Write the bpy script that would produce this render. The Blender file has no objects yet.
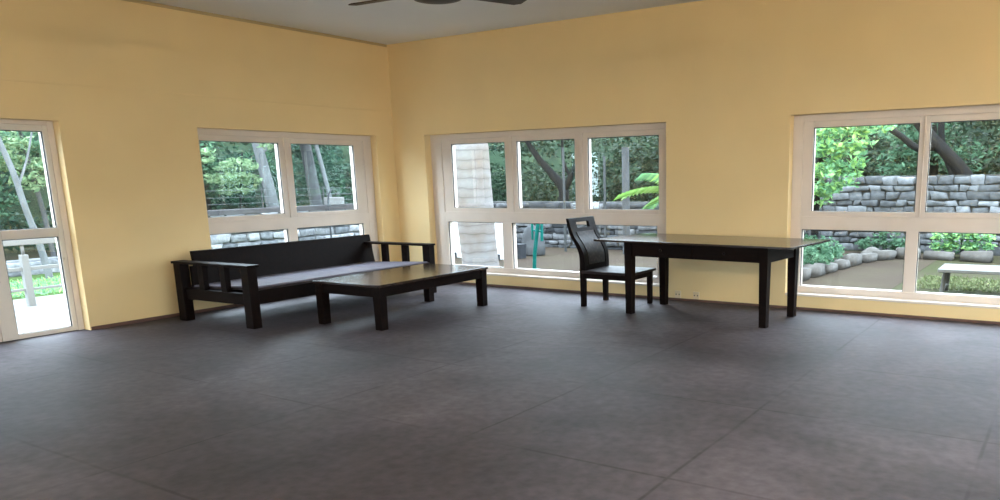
import bpy, bmesh, math, random
import numpy as np
from mathutils import Matrix, Vector

SC = bpy.context.scene
COL = SC.collection
PI = math.pi

# ------------------------------------------------------------------ materials
def nmat(name):
    m = bpy.data.materials.new(name); m.use_nodes = True
    nt = m.node_tree
    b = nt.nodes['Principled BSDF']
    return m, nt, b

def N(nt, typ, **kw):
    n = nt.nodes.new(typ)
    for k, v in kw.items():
        if k in n.inputs.keys(): n.inputs[k].default_value = v
        else: setattr(n, k, v)
    return n

def coords(nt, scale=(1, 1, 1), gen='Object'):
    tc = N(nt, 'ShaderNodeTexCoord'); mp = N(nt, 'ShaderNodeMapping')
    mp.inputs['Scale'].default_value = scale
    nt.links.new(tc.outputs[gen], mp.inputs['Vector'])
    return mp.outputs['Vector']

def ramp(nt, fac, stops):
    r = N(nt, 'ShaderNodeValToRGB')
    e = r.color_ramp.elements
    e[0].position, e[0].color = stops[0][0], (*stops[0][1], 1)
    e[1].position, e[1].color = stops[-1][0], (*stops[-1][1], 1)
    for p, c in stops[1:-1]:
        x = e.new(p); x.color = (*c, 1)
    nt.links.new(fac, r.inputs['Fac'])
    return r.outputs['Color']

def bump(nt, b, h, strength=.2, dist=.01):
    n = N(nt, 'ShaderNodeBump'); n.inputs['Strength'].default_value = strength
    n.inputs['Distance'].default_value = dist
    nt.links.new(h, n.inputs['Height']); nt.links.new(n.outputs['Normal'], b.inputs['Normal'])

def mottled(name, c1, c2, scale=4., rough=.7, bumps=.1, detail=6., stretch=(1, 1, 1), lo=.35, hi=.65, spec=.5, fine=None):
    m, nt, b = nmat(name)
    v = coords(nt, stretch)
    no = N(nt, 'ShaderNodeTexNoise'); no.inputs['Scale'].default_value = scale; no.inputs['Detail'].default_value = detail
    nt.links.new(v, no.inputs['Vector'])
    nt.links.new(ramp(nt, no.outputs['Fac'], [(lo, c1), (hi, c2)]), b.inputs['Base Color'])
    b.inputs['Roughness'].default_value = rough
    b.inputs['Specular IOR Level'].default_value = spec
    if bumps:
        n2 = N(nt, 'ShaderNodeTexNoise'); n2.inputs['Scale'].default_value = fine or scale * 12; n2.inputs['Detail'].default_value = 4
        nt.links.new(v, n2.inputs['Vector'])
        bump(nt, b, n2.outputs['Fac'], bumps, .01)
    return m

def leafmat(name, c1, c2, c3, trans=.4):
    m = bpy.data.materials.new(name); m.use_nodes = True
    nt = m.node_tree; nt.nodes.clear()
    out = N(nt, 'ShaderNodeOutputMaterial')
    g = N(nt, 'ShaderNodeNewGeometry')
    col = ramp(nt, g.outputs['Random Per Island'], [(0., c1), (.5, c2), (1., c3)])
    d = N(nt, 'ShaderNodeBsdfPrincipled'); d.inputs['Roughness'].default_value = .6; d.inputs['Specular IOR Level'].default_value = .06
    t = N(nt, 'ShaderNodeBsdfTranslucent')
    mx = N(nt, 'ShaderNodeMixShader'); mx.inputs['Fac'].default_value = trans
    nt.links.new(col, d.inputs['Base Color']); nt.links.new(col, t.inputs['Color'])
    nt.links.new(d.outputs[0], mx.inputs[1]); nt.links.new(t.outputs[0], mx.inputs[2])
    nt.links.new(mx.outputs[0], out.inputs['Surface'])
    return m

def glassmat():
    m = bpy.data.materials.new('window glass'); m.use_nodes = True
    nt = m.node_tree; nt.nodes.clear()
    out = N(nt, 'ShaderNodeOutputMaterial')
    tr = N(nt, 'ShaderNodeBsdfTransparent'); tr.inputs['Color'].default_value = (.95, .975, .965, 1)
    gl = N(nt, 'ShaderNodeBsdfGlossy'); gl.inputs['Roughness'].default_value = .01
    gl.inputs['Color'].default_value = (.9, .95, .93, 1)
    lw = N(nt, 'ShaderNodeLayerWeight'); pw = N(nt, 'ShaderNodeMath', operation='POWER'); pw.inputs[1].default_value = 5
    nt.links.new(lw.outputs['Facing'], pw.inputs[0])
    fr = N(nt, 'ShaderNodeMath', operation='MULTIPLY_ADD'); fr.inputs[1].default_value = .95; fr.inputs[2].default_value = .035
    nt.links.new(pw.outputs[0], fr.inputs[0])
    mx = N(nt, 'ShaderNodeMixShader')
    nt.links.new(fr.outputs[0], mx.inputs['Fac'])
    nt.links.new(tr.outputs[0], mx.inputs[1]); nt.links.new(gl.outputs[0], mx.inputs[2])
    nt.links.new(mx.outputs[0], out.inputs['Surface'])
    return m

def floormat():
    m, nt, b = nmat('worn grey floor')
    v = coords(nt)
    # faint square slabs with dark uneven seams
    br = N(nt, 'ShaderNodeTexBrick'); br.offset = .0; br.squash = 1
    br.inputs['Scale'].default_value = 1; br.inputs['Brick Width'].default_value = 1.335; br.inputs['Row Height'].default_value = 1.335
    br.inputs['Mortar Size'].default_value = .016; br.inputs['Mortar Smooth'].default_value = .8
    br.inputs['Color1'].default_value = (.93, .93, .93, 1); br.inputs['Color2'].default_value = (1.05, 1.05, 1.05, 1); br.inputs['Mortar'].default_value = (.60, .57, .56, 1)
    wob = N(nt, 'ShaderNodeTexNoise'); wob.inputs['Scale'].default_value = 1.3; wob.inputs['Detail'].default_value = 3
    nt.links.new(v, wob.inputs['Vector'])
    sc = N(nt, 'ShaderNodeVectorMath', operation='SCALE'); sc.inputs['Scale'].default_value = .03
    ad = N(nt, 'ShaderNodeVectorMath', operation='ADD')
    sh = N(nt, 'ShaderNodeVectorMath', operation='ADD'); sh.inputs[1].default_value = (-4.465 + 13.35, 6.455 + 13.35, 0); nt.links.new(v, sh.inputs[0])
    nt.links.new(wob.outputs['Color'], sc.inputs[0]); nt.links.new(sh.outputs[0], ad.inputs[0]); nt.links.new(sc.outputs[0], ad.inputs[1])
    nt.links.new(ad.outputs[0], br.inputs['Vector'])
    n1 = N(nt, 'ShaderNodeTexNoise'); n1.inputs['Scale'].default_value = .75; n1.inputs['Detail'].default_value = 10; n1.inputs['Roughness'].default_value = .65
    nt.links.new(v, n1.inputs['Vector'])
    c = ramp(nt, n1.outputs['Fac'], [(.3, (.037, .030, .033)), (.5, (.063, .052, .058)), (.7, (.095, .0805, .091))])
    n2 = N(nt, 'ShaderNodeTexNoise'); n2.inputs['Scale'].default_value = 14; n2.inputs['Detail'].default_value = 6
    nt.links.new(v, n2.inputs['Vector'])
    c2 = ramp(nt, n2.outputs['Fac'], [(.3, (.78, .78, .78)), (.7, (1.2, 1.2, 1.2))])
    # pale scuffs
    mp = N(nt, 'ShaderNodeMapping'); mp.inputs['Scale'].default_value = (2.2, .5, 1); mp.inputs['Rotation'].default_value = (0, 0, .7)
    nt.links.new(v, mp.inputs['Vector'])
    n3 = N(nt, 'ShaderNodeTexNoise'); n3.inputs['Scale'].default_value = 2.3; n3.inputs['Detail'].default_value = 9; n3.inputs['Roughness'].default_value = .7
    nt.links.new(mp.outputs[0], n3.inputs['Vector'])
    c3 = ramp(nt, n3.outputs['Fac'], [(.27, (.55, .53, .52)), (.36, (1, 1, 1)), (.66, (1, 1, 1)), (.76, (1.7, 1.7, 1.7))])
    def mul(a, b_):
        x = N(nt, 'ShaderNodeMix', data_type='RGBA', blend_type='MULTIPLY'); x.inputs[0].default_value = 1
        nt.links.new(a, x.inputs[6]); nt.links.new(b_, x.inputs[7]); return x.outputs[2]
    n4 = N(nt, 'ShaderNodeTexNoise'); n4.inputs['Scale'].default_value = .55; n4.inputs['Detail'].default_value = 5; n4.inputs['Distortion'].default_value = 1.2
    nt.links.new(v, n4.inputs['Vector'])
    c4 = ramp(nt, n4.outputs['Fac'], [(.3, (.66, .65, .65)), (.52, (1, 1, 1)), (.72, (1.38, 1.38, 1.42))])
    n5 = N(nt, 'ShaderNodeTexNoise'); n5.inputs['Scale'].default_value = 1.1; n5.inputs['Detail'].default_value = 3
    nt.links.new(v, n5.inputs['Vector'])
    fade = N(nt, 'ShaderNodeMix', data_type='RGBA'); fade.inputs[7].default_value = (1, 1, 1, 1)
    nt.links.new(ramp(nt, n5.outputs['Fac'], [(.42, (0, 0, 0)), (.6, (.95, .95, .95))]), fade.inputs[0]); nt.links.new(br.outputs['Color'], fade.inputs[6])
    nt.links.new(mul(mul(mul(mul(c, fade.outputs[2]), c2), c3), c4), b.inputs['Base Color'])
    rr = N(nt, 'ShaderNodeMapRange'); rr.inputs['To Min'].default_value = .52; rr.inputs['To Max'].default_value = .74
    nt.links.new(n1.outputs['Fac'], rr.inputs['Value']); nt.links.new(rr.outputs[0], b.inputs['Roughness'])
    b.inputs['Specular IOR Level'].default_value = .15
    bump(nt, b, n1.outputs['Fac'], .3, .03)
    return m

def woodmat(name, c1, c2, rough=.3, scale=3, stretch=(1, 9, 9), spec=.5):
    m, nt, b = nmat(name)
    v = coords(nt, stretch)
    w = N(nt, 'ShaderNodeTexNoise'); w.inputs['Scale'].default_value = scale; w.inputs['Detail'].default_value = 6; w.inputs['Distortion'].default_value = .8
    nt.links.new(v, w.inputs['Vector'])
    nt.links.new(ramp(nt, w.outputs['Fac'], [(.3, c1), (.7, c2)]), b.inputs['Base Color'])
    b.inputs['Roughness'].default_value = rough; b.inputs['Specular IOR Level'].default_value = spec
    return m

def padmat():
    m, nt, b = nmat('bronze patterned pad')
    v = coords(nt, (22, 22, 22))
    ch = N(nt, 'ShaderNodeTexVoronoi'); ch.inputs['Scale'].default_value = 1
    nt.links.new(v, ch.inputs['Vector'])
    nt.links.new(ramp(nt, ch.outputs['Distance'], [(.1, (.040, .026, .022)), (.6, (.014, .009, .0075))]), b.inputs['Base Color'])
    b.inputs['Roughness'].default_value = .55; b.inputs['Specular IOR Level'].default_value = .2
    return m

def stonemat(name, stops, rough=.85, scale=3.):
    m, nt, b = nmat(name)
    g = N(nt, 'ShaderNodeNewGeometry')
    c = ramp(nt, g.outputs['Random Per Island'], stops)
    v = coords(nt)
    n = N(nt, 'ShaderNodeTexNoise'); n.inputs['Scale'].default_value = scale * 3; n.inputs['Detail'].default_value = 8
    nt.links.new(v, n.inputs['Vector'])
    c2 = ramp(nt, n.outputs['Fac'], [(.3, (.55, .56, .55)), (.7, (1.25, 1.25, 1.25))])
    x = N(nt, 'ShaderNodeMix', data_type='RGBA', blend_type='MULTIPLY'); x.inputs[0].default_value = 1
    nt.links.new(c, x.inputs[6]); nt.links.new(c2, x.inputs[7])
    nt.links.new(x.outputs[2], b.inputs['Base Color']); b.inputs['Roughness'].default_value = rough
    b.inputs['Specular IOR Level'].default_value = .08
    bump(nt, b, n.outputs['Fac'], .4, .02)
    return m

def palmtrunkmat():
    m, nt, b = nmat('ringed palm bark')
    v = coords(nt)
    w = N(nt, 'ShaderNodeTexWave', wave_type='BANDS', bands_direction='Z'); w.inputs['Scale'].default_value = 1.9; w.inputs['Distortion'].default_value = 2.4; w.inputs['Detail'].default_value = 3; w.inputs['Detail Scale'].default_value = 2
    nt.links.new(v, w.inputs['Vector'])
    c = ramp(nt, w.outputs['Fac'], [(.0, (.105, .10, .098)), (.08, (.145, .140, .140)), (1., (.16, .156, .157))])
    n = N(nt, 'ShaderNodeTexNoise'); n.inputs['Scale'].default_value = 2.2; n.inputs['Detail'].default_value = 7
    nt.links.new(v, n.inputs['Vector'])
    c2 = ramp(nt, n.outputs['Fac'], [(.35, (.86, .74, .64)), (.65, (1.05, 1.05, 1.05))])
    x = N(nt, 'ShaderNodeMix', data_type='RGBA', blend_type='MULTIPLY'); x.inputs[0].default_value = 1
    nt.links.new(c, x.inputs[6]); nt.links.new(c2, x.inputs[7])
    nt.links.new(x.outputs[2], b.inputs['Base Color']); b.inputs['Roughness'].default_value = .8; b.inputs['Specular IOR Level'].default_value = .1
    bump(nt, b, w.outputs['Fac'], .12, .01)
    return m

M = {}
M['wall'] = mottled('yellow wall paint', (.70, .527, .275), (.74, .560, .293), 1.1, .55, .05, 5, spec=.35, fine=60)
M['wall_dull'] = mottled('dull wall tone', (.38, .285, .15), (.44, .335, .175), 1.1, .6, .05)
M['wall_outside'] = mottled('outside wall paint', (.70, .62, .48), (.76, .68, .54), 1.3, .7, .05)
M['ceiling'] = mottled('ceiling paint', (.69, .71, .71), (.73, .75, .75), .8, .8, .03)
M['floor'] = floormat()
M['skirting'] = mottled('brown red skirting', (.085, .042, .030), (.13, .062, .045), 6, .5, .05)
M['frame'] = mottled('cream white window frame', (.61, .525, .45), (.66, .57, .495), 2.5, .4, .02)
M['frame_worn'] = mottled('peeling cream door paint', (.62, .565, .50), (.28, .22, .16), 5, .5, .1, lo=.66, hi=.72)
M['gasket'] = mottled('dark gasket', (.03, .03, .03), (.05, .05, .05), 8, .6, 0)
M['reveal'] = M['wall']
M['glass'] = glassmat()
M['wenge'] = woodmat('wenge dark wood', (.0034, .0018, .0015), (.0075, .0035, .0027), .5, spec=.06)
M['wenge_gloss'] = woodmat('polished wenge top', (.016, .010, .009), (.028, .017, .014), .16, spec=.45)
M['seatwood'] = woodmat('dark seat wood', (.016, .010, .010), (.028, .018, .017), .5, spec=.2)
M['seat_cloth'] = mottled('lavender grey seat cloth', (.11, .10, .135), (.15, .135, .175), 9, .75, .1)
M['pad'] = padmat()
M['knob'] = mottled('dark knob metal', (.004, .003, .003), (.006, .005, .004), 9, .5, 0, spec=.1)
M['fan'] = mottled('brown fan enamel', (.022, .010, .008), (.034, .016, .012), 4, .45, 0, spec=.15)
M['fan_blade'] = mottled('brown fan blade', (.050, .035, .027), (.068, .049, .038), 4, .45, 0, spec=.15)
M['plastic'] = mottled('ivory socket plastic', (.60, .47, .30), (.66, .52, .34), 6, .4, 0)
M['socket_dark'] = mottled('socket hole', (.02, .02, .02), (.03, .03, .03), 6, .6, 0)
# outdoors
def D(f, *cs): return [tuple(x * f for x in c) for c in cs]
OUT = .33
_mott, _stone, _leaf = mottled, stonemat, leafmat
def mottled(name, c1, c2, *a, k=OUT, **kw):
    kw.setdefault('spec', .06)
    return _mott(name, *D(k, c1, c2), *a, **kw)
def stonemat(name, stops, *a, k=OUT, **kw): return _stone(name, [(p, tuple(x * k for x in c)) for p, c in stops], *a, **kw)
def leafmat(name, c1, c2, c3, t, k=.47): return _leaf(name, *[tuple(v_ * w_ for v_, w_ in zip(x, (1., 1.0, 1.12))) for x in D(k, c1, c2, c3)], t)
PALM_K = .42
M['dirt'] = mottled('bare garden soil', (.22, .155, .115), (.27, .215, .14), .8, .95, .4, 10, k=.13)
M['mossy'] = mottled('mossy ground', (.24, .20, .12), (.19, .21, .085), .55, .95, .4, 10, k=.13)
M['lawn'] = mottled('lawn', (.13, .24, .06), (.22, .34, .10), 2.2, .9, .6, 10, k=.2)
M['patio'] = mottled('pale patio concrete', (.58, .56, .53), (.68, .66, .62), 1.4, .8, .1, k=.22)
M['backing_bank'] = mottled('dark backing bank', (.012, .026, .016), (.05, .085, .045), 1.1, .95, .8, 12)  # dark tone for the added bank behind the leaves
M['white_paint'] = mottled('white masonry paint', (.78, .77, .75), (.84, .83, .81), 1.4, .7, .1, k=.8)
M['white_rail'] = mottled('white railing paint', (.80, .80, .78), (.86, .86, .84), 2, .5, .05, k=.2)
M['stone_grey'] = stonemat('grey dry stone', [(0, (.08, .084, .092)), (.5, (.19, .195, .205)), (1, (.40, .40, .41))], k=.30)
M['stone_pale'] = stonemat('pale dry stone', [(0, (.26, .28, .30)), (.5, (.50, .52, .54)), (1, (.72, .73, .74))], k=.28)
M['stone_moss'] = stonemat('weathered garden wall stone', [(0, (.12, .125, .132)), (.5, (.19, .197, .205)), (.85, (.26, .27, .28)), (1, (.36, .37, .39))], k=.38)
M['mortar'] = mottled('dark mortar', (.07, .07, .07), (.11, .11, .105), 5, .95, .3, k=.5)
M['mortar_pale'] = mottled('pale mortar', (.30, .31, .32), (.40, .41, .42), 5, .95, .3)
M['coping'] = mottled('grey coping concrete', (.20, .19, .20), (.30, .29, .29), 3, .9, .2, k=.16)
M['kerb'] = mottled('pale border stone', (.34, .31, .28), (.56, .53, .49), 5, .9, .5, k=.19)
M['bark'] = mottled('dark wet bark', (.035, .034, .034), (.085, .082, .08), 7, .85, .6, spec=.1, k=.10, stretch=(3, 3, .6))
M['bark_pale'] = mottled('pale smooth bark', (.34, .36, .37), (.52, .55, .56), 5, .8, .4, spec=.15, k=.20, stretch=(2, 2, .7))
M['bark_grey'] = mottled('grey bark', (.20, .21, .22), (.32, .33, .34), 5, .8, .4, spec=.15, k=.17, stretch=(2, 2, .7))
M['palm'] = palmtrunkmat()
M['teal'] = mottled('teal paint', (.015, .36, .31), (.03, .46, .40), 3, .4, .05, k=.2)
M['metal_grey'] = mottled('galvanised post', (.30, .32, .32), (.40, .42, .42), 5, .45, .05, k=.12)
M['wire'] = mottled('fence wire', (.35, .38, .38), (.42, .45, .45), 5, .4, 0, k=.15)
M['box_dark'] = mottled('dark grey plastic', (.06, .065, .075), (.09, .095, .105), 5, .5, .05)
M['boulder'] = mottled('grey boulder', (.25, .26, .27), (.40, .41, .42), 3, .9, .6, k=.16)
M['bench'] = mottled('white bench plank', (.66, .65, .62), (.76, .75, .72), 3, .6, .05, k=.17)
M['bench_leg'] = mottled('grey bench legs', (.18, .18, .17), (.27, .27, .26), 4, .7, .1)
M['leaf_deep'] = leafmat('deep teal leaves', (.028, .065, .042), (.055, .12, .072), (.10, .19, .11), .35)
M['leaf_mid'] = leafmat('mid green leaves', (.06, .15, .075), (.13, .27, .14), (.24, .42, .22), .4)
M['leaf_light'] = leafmat('light green leaves', (.17, .40, .19), (.32, .66, .28), (.62, 1.0, .25), .45)
M['leaf_grass'] = leafmat('short bright grass', (.13, .17, .06), (.19, .23, .09), (.26, .28, .12), .3)
M['leaf_pale'] = leafmat('pale yellow green leaves', (.16, .28, .13), (.30, .46, .21), (.46, .60, .30), .45)
M['leaf_frond'] = leafmat('bright frond', (.22, .48, .10), (.34, .60, .14), (.45, .70, .22), .45)
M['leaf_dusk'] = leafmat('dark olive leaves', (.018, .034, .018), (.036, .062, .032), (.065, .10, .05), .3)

# ------------------------------------------------------------------ mesh helpers
class MB:
    """collects shapes; build() links them as ONE mesh object"""
    def __init__(s): s.v = []; s.f = []; s.smooth = []
    def add(s, vs, fs, smooth=False):
        o = len(s.v); s.v += [tuple(v) for v in vs]
        s.f += [tuple(i + o for i in f) for f in fs]; s.smooth += [smooth] * len(fs)
        return s
    def frombm(s, bm, smooth=False):
        bm.verts.index_update()
        s.add([v.co[:] for v in bm.verts], [[v.index for v in f.verts] for f in bm.faces], smooth); bm.free(); return s
    def box(s, lo, hi, bev=.004, M4=None):
        bm = bmesh.new(); bmesh.ops.create_cube(bm, size=1)
        c = [(a + b) / 2 for a, b in zip(lo, hi)]; d = [abs(b - a) for a, b in zip(lo, hi)]
        for v in bm.verts: v.co = Vector((c[0] + v.co.x * d[0], c[1] + v.co.y * d[1], c[2] + v.co.z * d[2]))
        if bev and min(d) > bev * 2.2:
            bmesh.ops.bevel(bm, geom=bm.edges[:], offset=bev, segments=2, affect='EDGES', profile=.6)
        if M4: bm.transform(M4)
        return s.frombm(bm)
    def prism(s, pts, axis, a, b, bev=0.):
        """polygon pts in the plane normal to axis (0,1,2), extruded a..b"""
        n = len(pts); ring = []
        for t in (a, b):
            for p in pts:
                c = list(p); c.insert(axis, t); ring.append(c)
        fs = [list(range(n))[::-1], list(range(n, 2 * n))] + [[i, (i + 1) % n, n + (i + 1) % n, n + i] for i in range(n)]
        bm = bmesh.new(); vs = [bm.verts.new(c) for c in ring]
        for f in fs: bm.faces.new([vs[i] for i in f])
        bmesh.ops.recalc_face_normals(bm, faces=bm.faces[:])
        if bev: bmesh.ops.bevel(bm, geom=bm.edges[:], offset=bev, segments=1, affect='EDGES')
        return s.frombm(bm)
    def tube(s, pts, rad, seg=10, caps=True, smooth=True):
        pts = [Vector(p) for p in pts]
        if not hasattr(rad, '__len__'): rad = [rad] * len(pts)
        vs = []; fs = []; prev = None
        for i, p in enumerate(pts):
            t = (pts[min(i + 1, len(pts) - 1)] - pts[max(i - 1, 0)]).normalized()
            if prev is None:
                a = t.orthogonal().normalized()
            else:
                a = (prev - t * prev.dot(t)).normalized()
            prev = a; b = t.cross(a)
            for k in range(seg):
                an = 2 * PI * k / seg
                vs.append(p + (a * math.cos(an) + b * math.sin(an)) * rad[i])
        for i in range(len(pts) - 1):
            for k in range(seg):
                k2 = (k + 1) % seg
                fs.append((i * seg + k, i * seg + k2, (i + 1) * seg + k2, (i + 1) * seg + k))
        s.add(vs, fs, smooth)
        if caps:
            n = len(pts)
            s.add(vs[:seg][::-1], [list(range(seg))]); s.add(vs[-seg:], [list(range(seg))])
        return s
    def lathe(s, prof, seg=32, c=(0, 0, 0)):
        vs = []; fs = []
        for r, z in prof:
            for k in range(seg):
                a = 2 * PI * k / seg; vs.append((c[0] + r * math.cos(a), c[1] + r * math.sin(a), c[2] + z))
        for i in range(len(prof) - 1):
            for k in range(seg):
                k2 = (k + 1) % seg
                fs.append((i * seg + k, i * seg + k2, (i + 1) * seg + k2, (i + 1) * seg + k))
        fs.append(tuple(range(seg))[::-1]); fs.append(tuple(range((len(prof) - 1) * seg, len(prof) * seg)))
        return s.add(vs, fs, True)
    def build(s, name, mat, parent=None, loc=(0, 0, 0), rotz=0, recalc=True):
        me = bpy.data.meshes.new(name)
        me.from_pydata(s.v, [], s.f)
        me.polygons.foreach_set('use_smooth', s.smooth)
        if recalc:
            bm = bmesh.new(); bm.from_mesh(me); bmesh.ops.recalc_face_normals(bm, faces=bm.faces[:]); bm.to_mesh(me); bm.free()
        me.materials.append(M[mat] if isinstance(mat, str) else mat); me.update()
        o = bpy.data.objects.new(name, me); COL.objects.link(o)
        o.location = loc; o.rotation_euler = (0, 0, rotz)
        if parent: o.parent = parent
        return o

def tag(o, label=None, cat=None, group=None, kind=None):
    if label: o['label'] = label
    if cat: o['category'] = cat
    if group: o['group'] = group
    if kind: o['kind'] = kind
    return o

def empty(name, loc=(0, 0, 0), rotz=0):
    o = bpy.data.objects.new(name, None); COL.objects.link(o)
    o.location = loc; o.rotation_euler = (0, 0, rotz); o.empty_display_size = .1
    return o

def structure(o, label=None, cat=None): return tag(o, label, cat, kind='structure')

# ------------------------------------------------------------------ room shell
H, T, S = 3.42, 2.128, .174
RX, RY = 11.6, -10.6
WT = .24

def wall(name, length, holes, mat, loc, rotz, label):
    """wall along local +x, inner face at local y=0, thickness towards +y; holes=(u0,u1,z0,z1)"""
    us = sorted({0, length, *[h[0] for h in holes], *[h[1] for h in holes]})
    zs = sorted({0, H, *[h[2] for h in holes], *[h[3] for h in holes]})
    def solid(i, j):
        if i < 0 or j < 0 or i >= len(us) - 1 or j >= len(zs) - 1: return False
        u = (us[i] + us[i + 1]) / 2; z = (zs[j] + zs[j + 1]) / 2
        return not any(h[0] < u < h[1] and h[2] < z < h[3] for h in holes)
    bm = bmesh.new(); cache = {}
    def vv(i, y, j):
        k = (i, y, j)
        if k not in cache: cache[k] = bm.verts.new((us[i], WT * y, zs[j]))
        return cache[k]
    for i in range(len(us) - 1):
        for j in range(len(zs) - 1):
            if not solid(i, j): continue
            bm.faces.new([vv(i, 0, j), vv(i + 1, 0, j), vv(i + 1, 0, j + 1), vv(i, 0, j + 1)])
            bm.faces.new([vv(i, 1, j), vv(i, 1, j + 1), vv(i + 1, 1, j + 1), vv(i + 1, 1, j)])
            if not solid(i - 1, j): bm.faces.new([vv(i, 0, j), vv(i, 0, j + 1), vv(i, 1, j + 1), vv(i, 1, j)])
            if not solid(i + 1, j): bm.faces.new([vv(i + 1, 0, j), vv(i + 1, 1, j), vv(i + 1, 1, j + 1), vv(i + 1, 0, j + 1)])
            if not solid(i, j - 1): bm.faces.new([vv(i, 0, j), vv(i, 1, j), vv(i + 1, 1, j), vv(i + 1, 0, j)])
            if not solid(i, j + 1): bm.faces.new([vv(i, 0, j + 1), vv(i + 1, 0, j + 1), vv(i + 1, 1, j + 1), vv(i, 1, j + 1)])
    bmesh.ops.recalc_face_normals(bm, faces=bm.faces[:])
    mb = MB().frombm(bm)
    o = mb.build(name, mat, None, loc, rotz)
    return structure(o, label, 'wall')

W1 = (-3.01, -.334); W2 = (.615, 4.518); W3 = (6.027, 9.93); D1 = (-5.90, -4.437)
W4 = (-9.6, -1.2); D2 = (9.3, 11.3); W5 = (.3, 2.4)  # unseen openings added to let more daylight into the room

wall('wall_back', RX, [(W2[0], W2[1], S, T), (W3[0], W3[1], S, T)], 'wall', (0, 0, 0), 0, 'yellow painted wall with the two wide windows')
# left wall: local x -> world y
wall('wall_left', -RY + WT, [(W1[0] - RY, W1[1] - RY, S, T), (D1[0] - RY, D1[1] - RY, 0, T)], 'wall', (0, RY, 0), PI / 2, 'yellow painted wall behind the sofa with glazed door and window')
wall('wall_right', -RY + WT, [(-W4[1], -W4[0], S, T)], 'wall', (RX, 0, 0), -PI / 2, 'yellow painted wall out of view at the right')
wall('wall_front', RX, [(RX - W5[1], RX - W5[0], S, T), (RX - D2[1], RX - D2[0], 0, T)], 'wall', (RX, RY, 0), PI, 'yellow painted wall behind the viewpoint')

fl = MB().box((-WT, RY - WT, -.14), (RX + WT, WT, 0), 0).build('floor', 'floor'); structure(fl, 'worn grey floor with faint slab seams', 'floor')
ce = MB().box((-WT, RY - WT, H), (RX + WT, WT, H + .2), 0).build('ceiling', 'ceiling'); structure(ce, 'plain off white ceiling', 'ceiling')

def skirt(name, pieces, label):
    mb = MB()
    for lo, hi in pieces: mb.box(lo, hi, .002)
    structure(mb.build(name, 'skirting'), label, 'baseboard')
skirt('baseboard_left', [((0, RY, 0), (.012, D1[0] - .01, .036)), ((0, D1[1] + .01, 0), (.012, 0, .036))], 'thin brown red skirting strip along the left wall')
skirt('baseboard_back', [((.012, -.010, 0), (RX, 0, .028))], 'thin dark skirting strip along the window wall')

structure(MB().box((0, RY, 2.475), (.007, 0, 2.497), .002).build('trim_1', 'wall'), 'faint raised line across the left wall above the window', 'trim')
structure(MB().box((0, RY, H - .035), (.010, -.02, H), .002).build('top_strip', 'wall_dull'), 'dull strip along the left wall under the ceiling', 'trim')  # thin strip in a darker wall tone along the wall top

# ------------------------------------------------------------------ windows
def ringbox(mb, u0, u1, z0, z1, t, y0, y1, bev=.004):
    """rectangular frame, t=(left,right,bottom,top)"""
    l, r, b, tp = t
    mb.box((u0, y0, z0), (u0 + l, y1, z1), bev); mb.box((u1 - r, y0, z0), (u1, y1, z1), bev)
    mb.box((u0 + l, y0, z0), (u1 - r, y1, z0 + b), bev); mb.box((u0 + l, y0, z1 - tp), (u1 - r, y1, z1), bev)

def pane(u0, u1, z0, z1, parent, y=.15):
    o = MB().box((u0, y - .003, z0), (u1, y + .003, z1), 0).build('pane', 'glass', parent)
    return o

def window(name, loc, rotz, w, uppers, lowers, label, sillz=S):
    """uppers: (glass u0, glass u1, stile left, stile right); lowers: (glass u0, glass u1); u relative to the opening's start"""
    r = empty(name, loc, rotz); structure(r, label, 'window')
    f = MB()
    # outer frame: jambs, head, bottom rail, transom
    jl = min(a[0] - a[2] for a in uppers); jr = max(a[1] + a[3] for a in uppers)
    f.box((0, .12, sillz), (jl, .235, T), .004); f.box((jr, .12, sillz), (w, .235, T), .004)
    f.box((jl, .12, 2.055), (jr, .235, T), .004)
    f.box((jl, .12, .89), (jr, .235, 1.035), .004)
    f.box((jl, .12, sillz), (jr, .235, .25), .004)
    # lower mullions and jamb make-up
    edges = [jl] + [x for a in lowers for x in a] + [jr]
    for i in range(0, len(edges), 2):
        if abs(edges[i + 1] - edges[i]) > .004:
            lo, hi = min(edges[i], edges[i + 1]), max(edges[i], edges[i + 1])
            f.box((lo, .122, .25), (hi, .232, .89), .003)
    # upper mullions between sashes
    for a, b in zip(uppers[:-1], uppers[1:]):
        x0, x1 = a[1] + a[3], b[0] - b[2]
        if x1 - x0 > .003: f.box((x0, .12, 1.035), (x1, .235, 2.055), .003)
    f.build('window_frame', 'frame', r)
    for (g0, g1, sl, sr) in uppers:
        sb = MB(); ringbox(sb, g0 - sl, g1 + sr, 1.035, 2.055, (sl, sr, .055, .065), .132, .225, .004)
        so = sb.build('sash', 'frame', r)
        gk = MB(); ringbox(gk, g0, g1, 1.09, 1.99, (.008, .008, .006, .008), .143, .157, 0); gk.build('gasket', 'gasket', so)
        pane(g0, g1, 1.09, 1.99, so)
    for (g0, g1) in lowers:
        gk = MB(); ringbox(gk, g0, g1, .25, .89, (.008, .008, .006, .008), .143, .157, 0); gk.build('gasket', 'gasket', r)
        pane(g0, g1, .25, .89, r)
    MB().box((.001, -.008, sillz - .02), (w - .001, .119, sillz + .004), .003).build('window_sill', 'frame', r)
    return r

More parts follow.
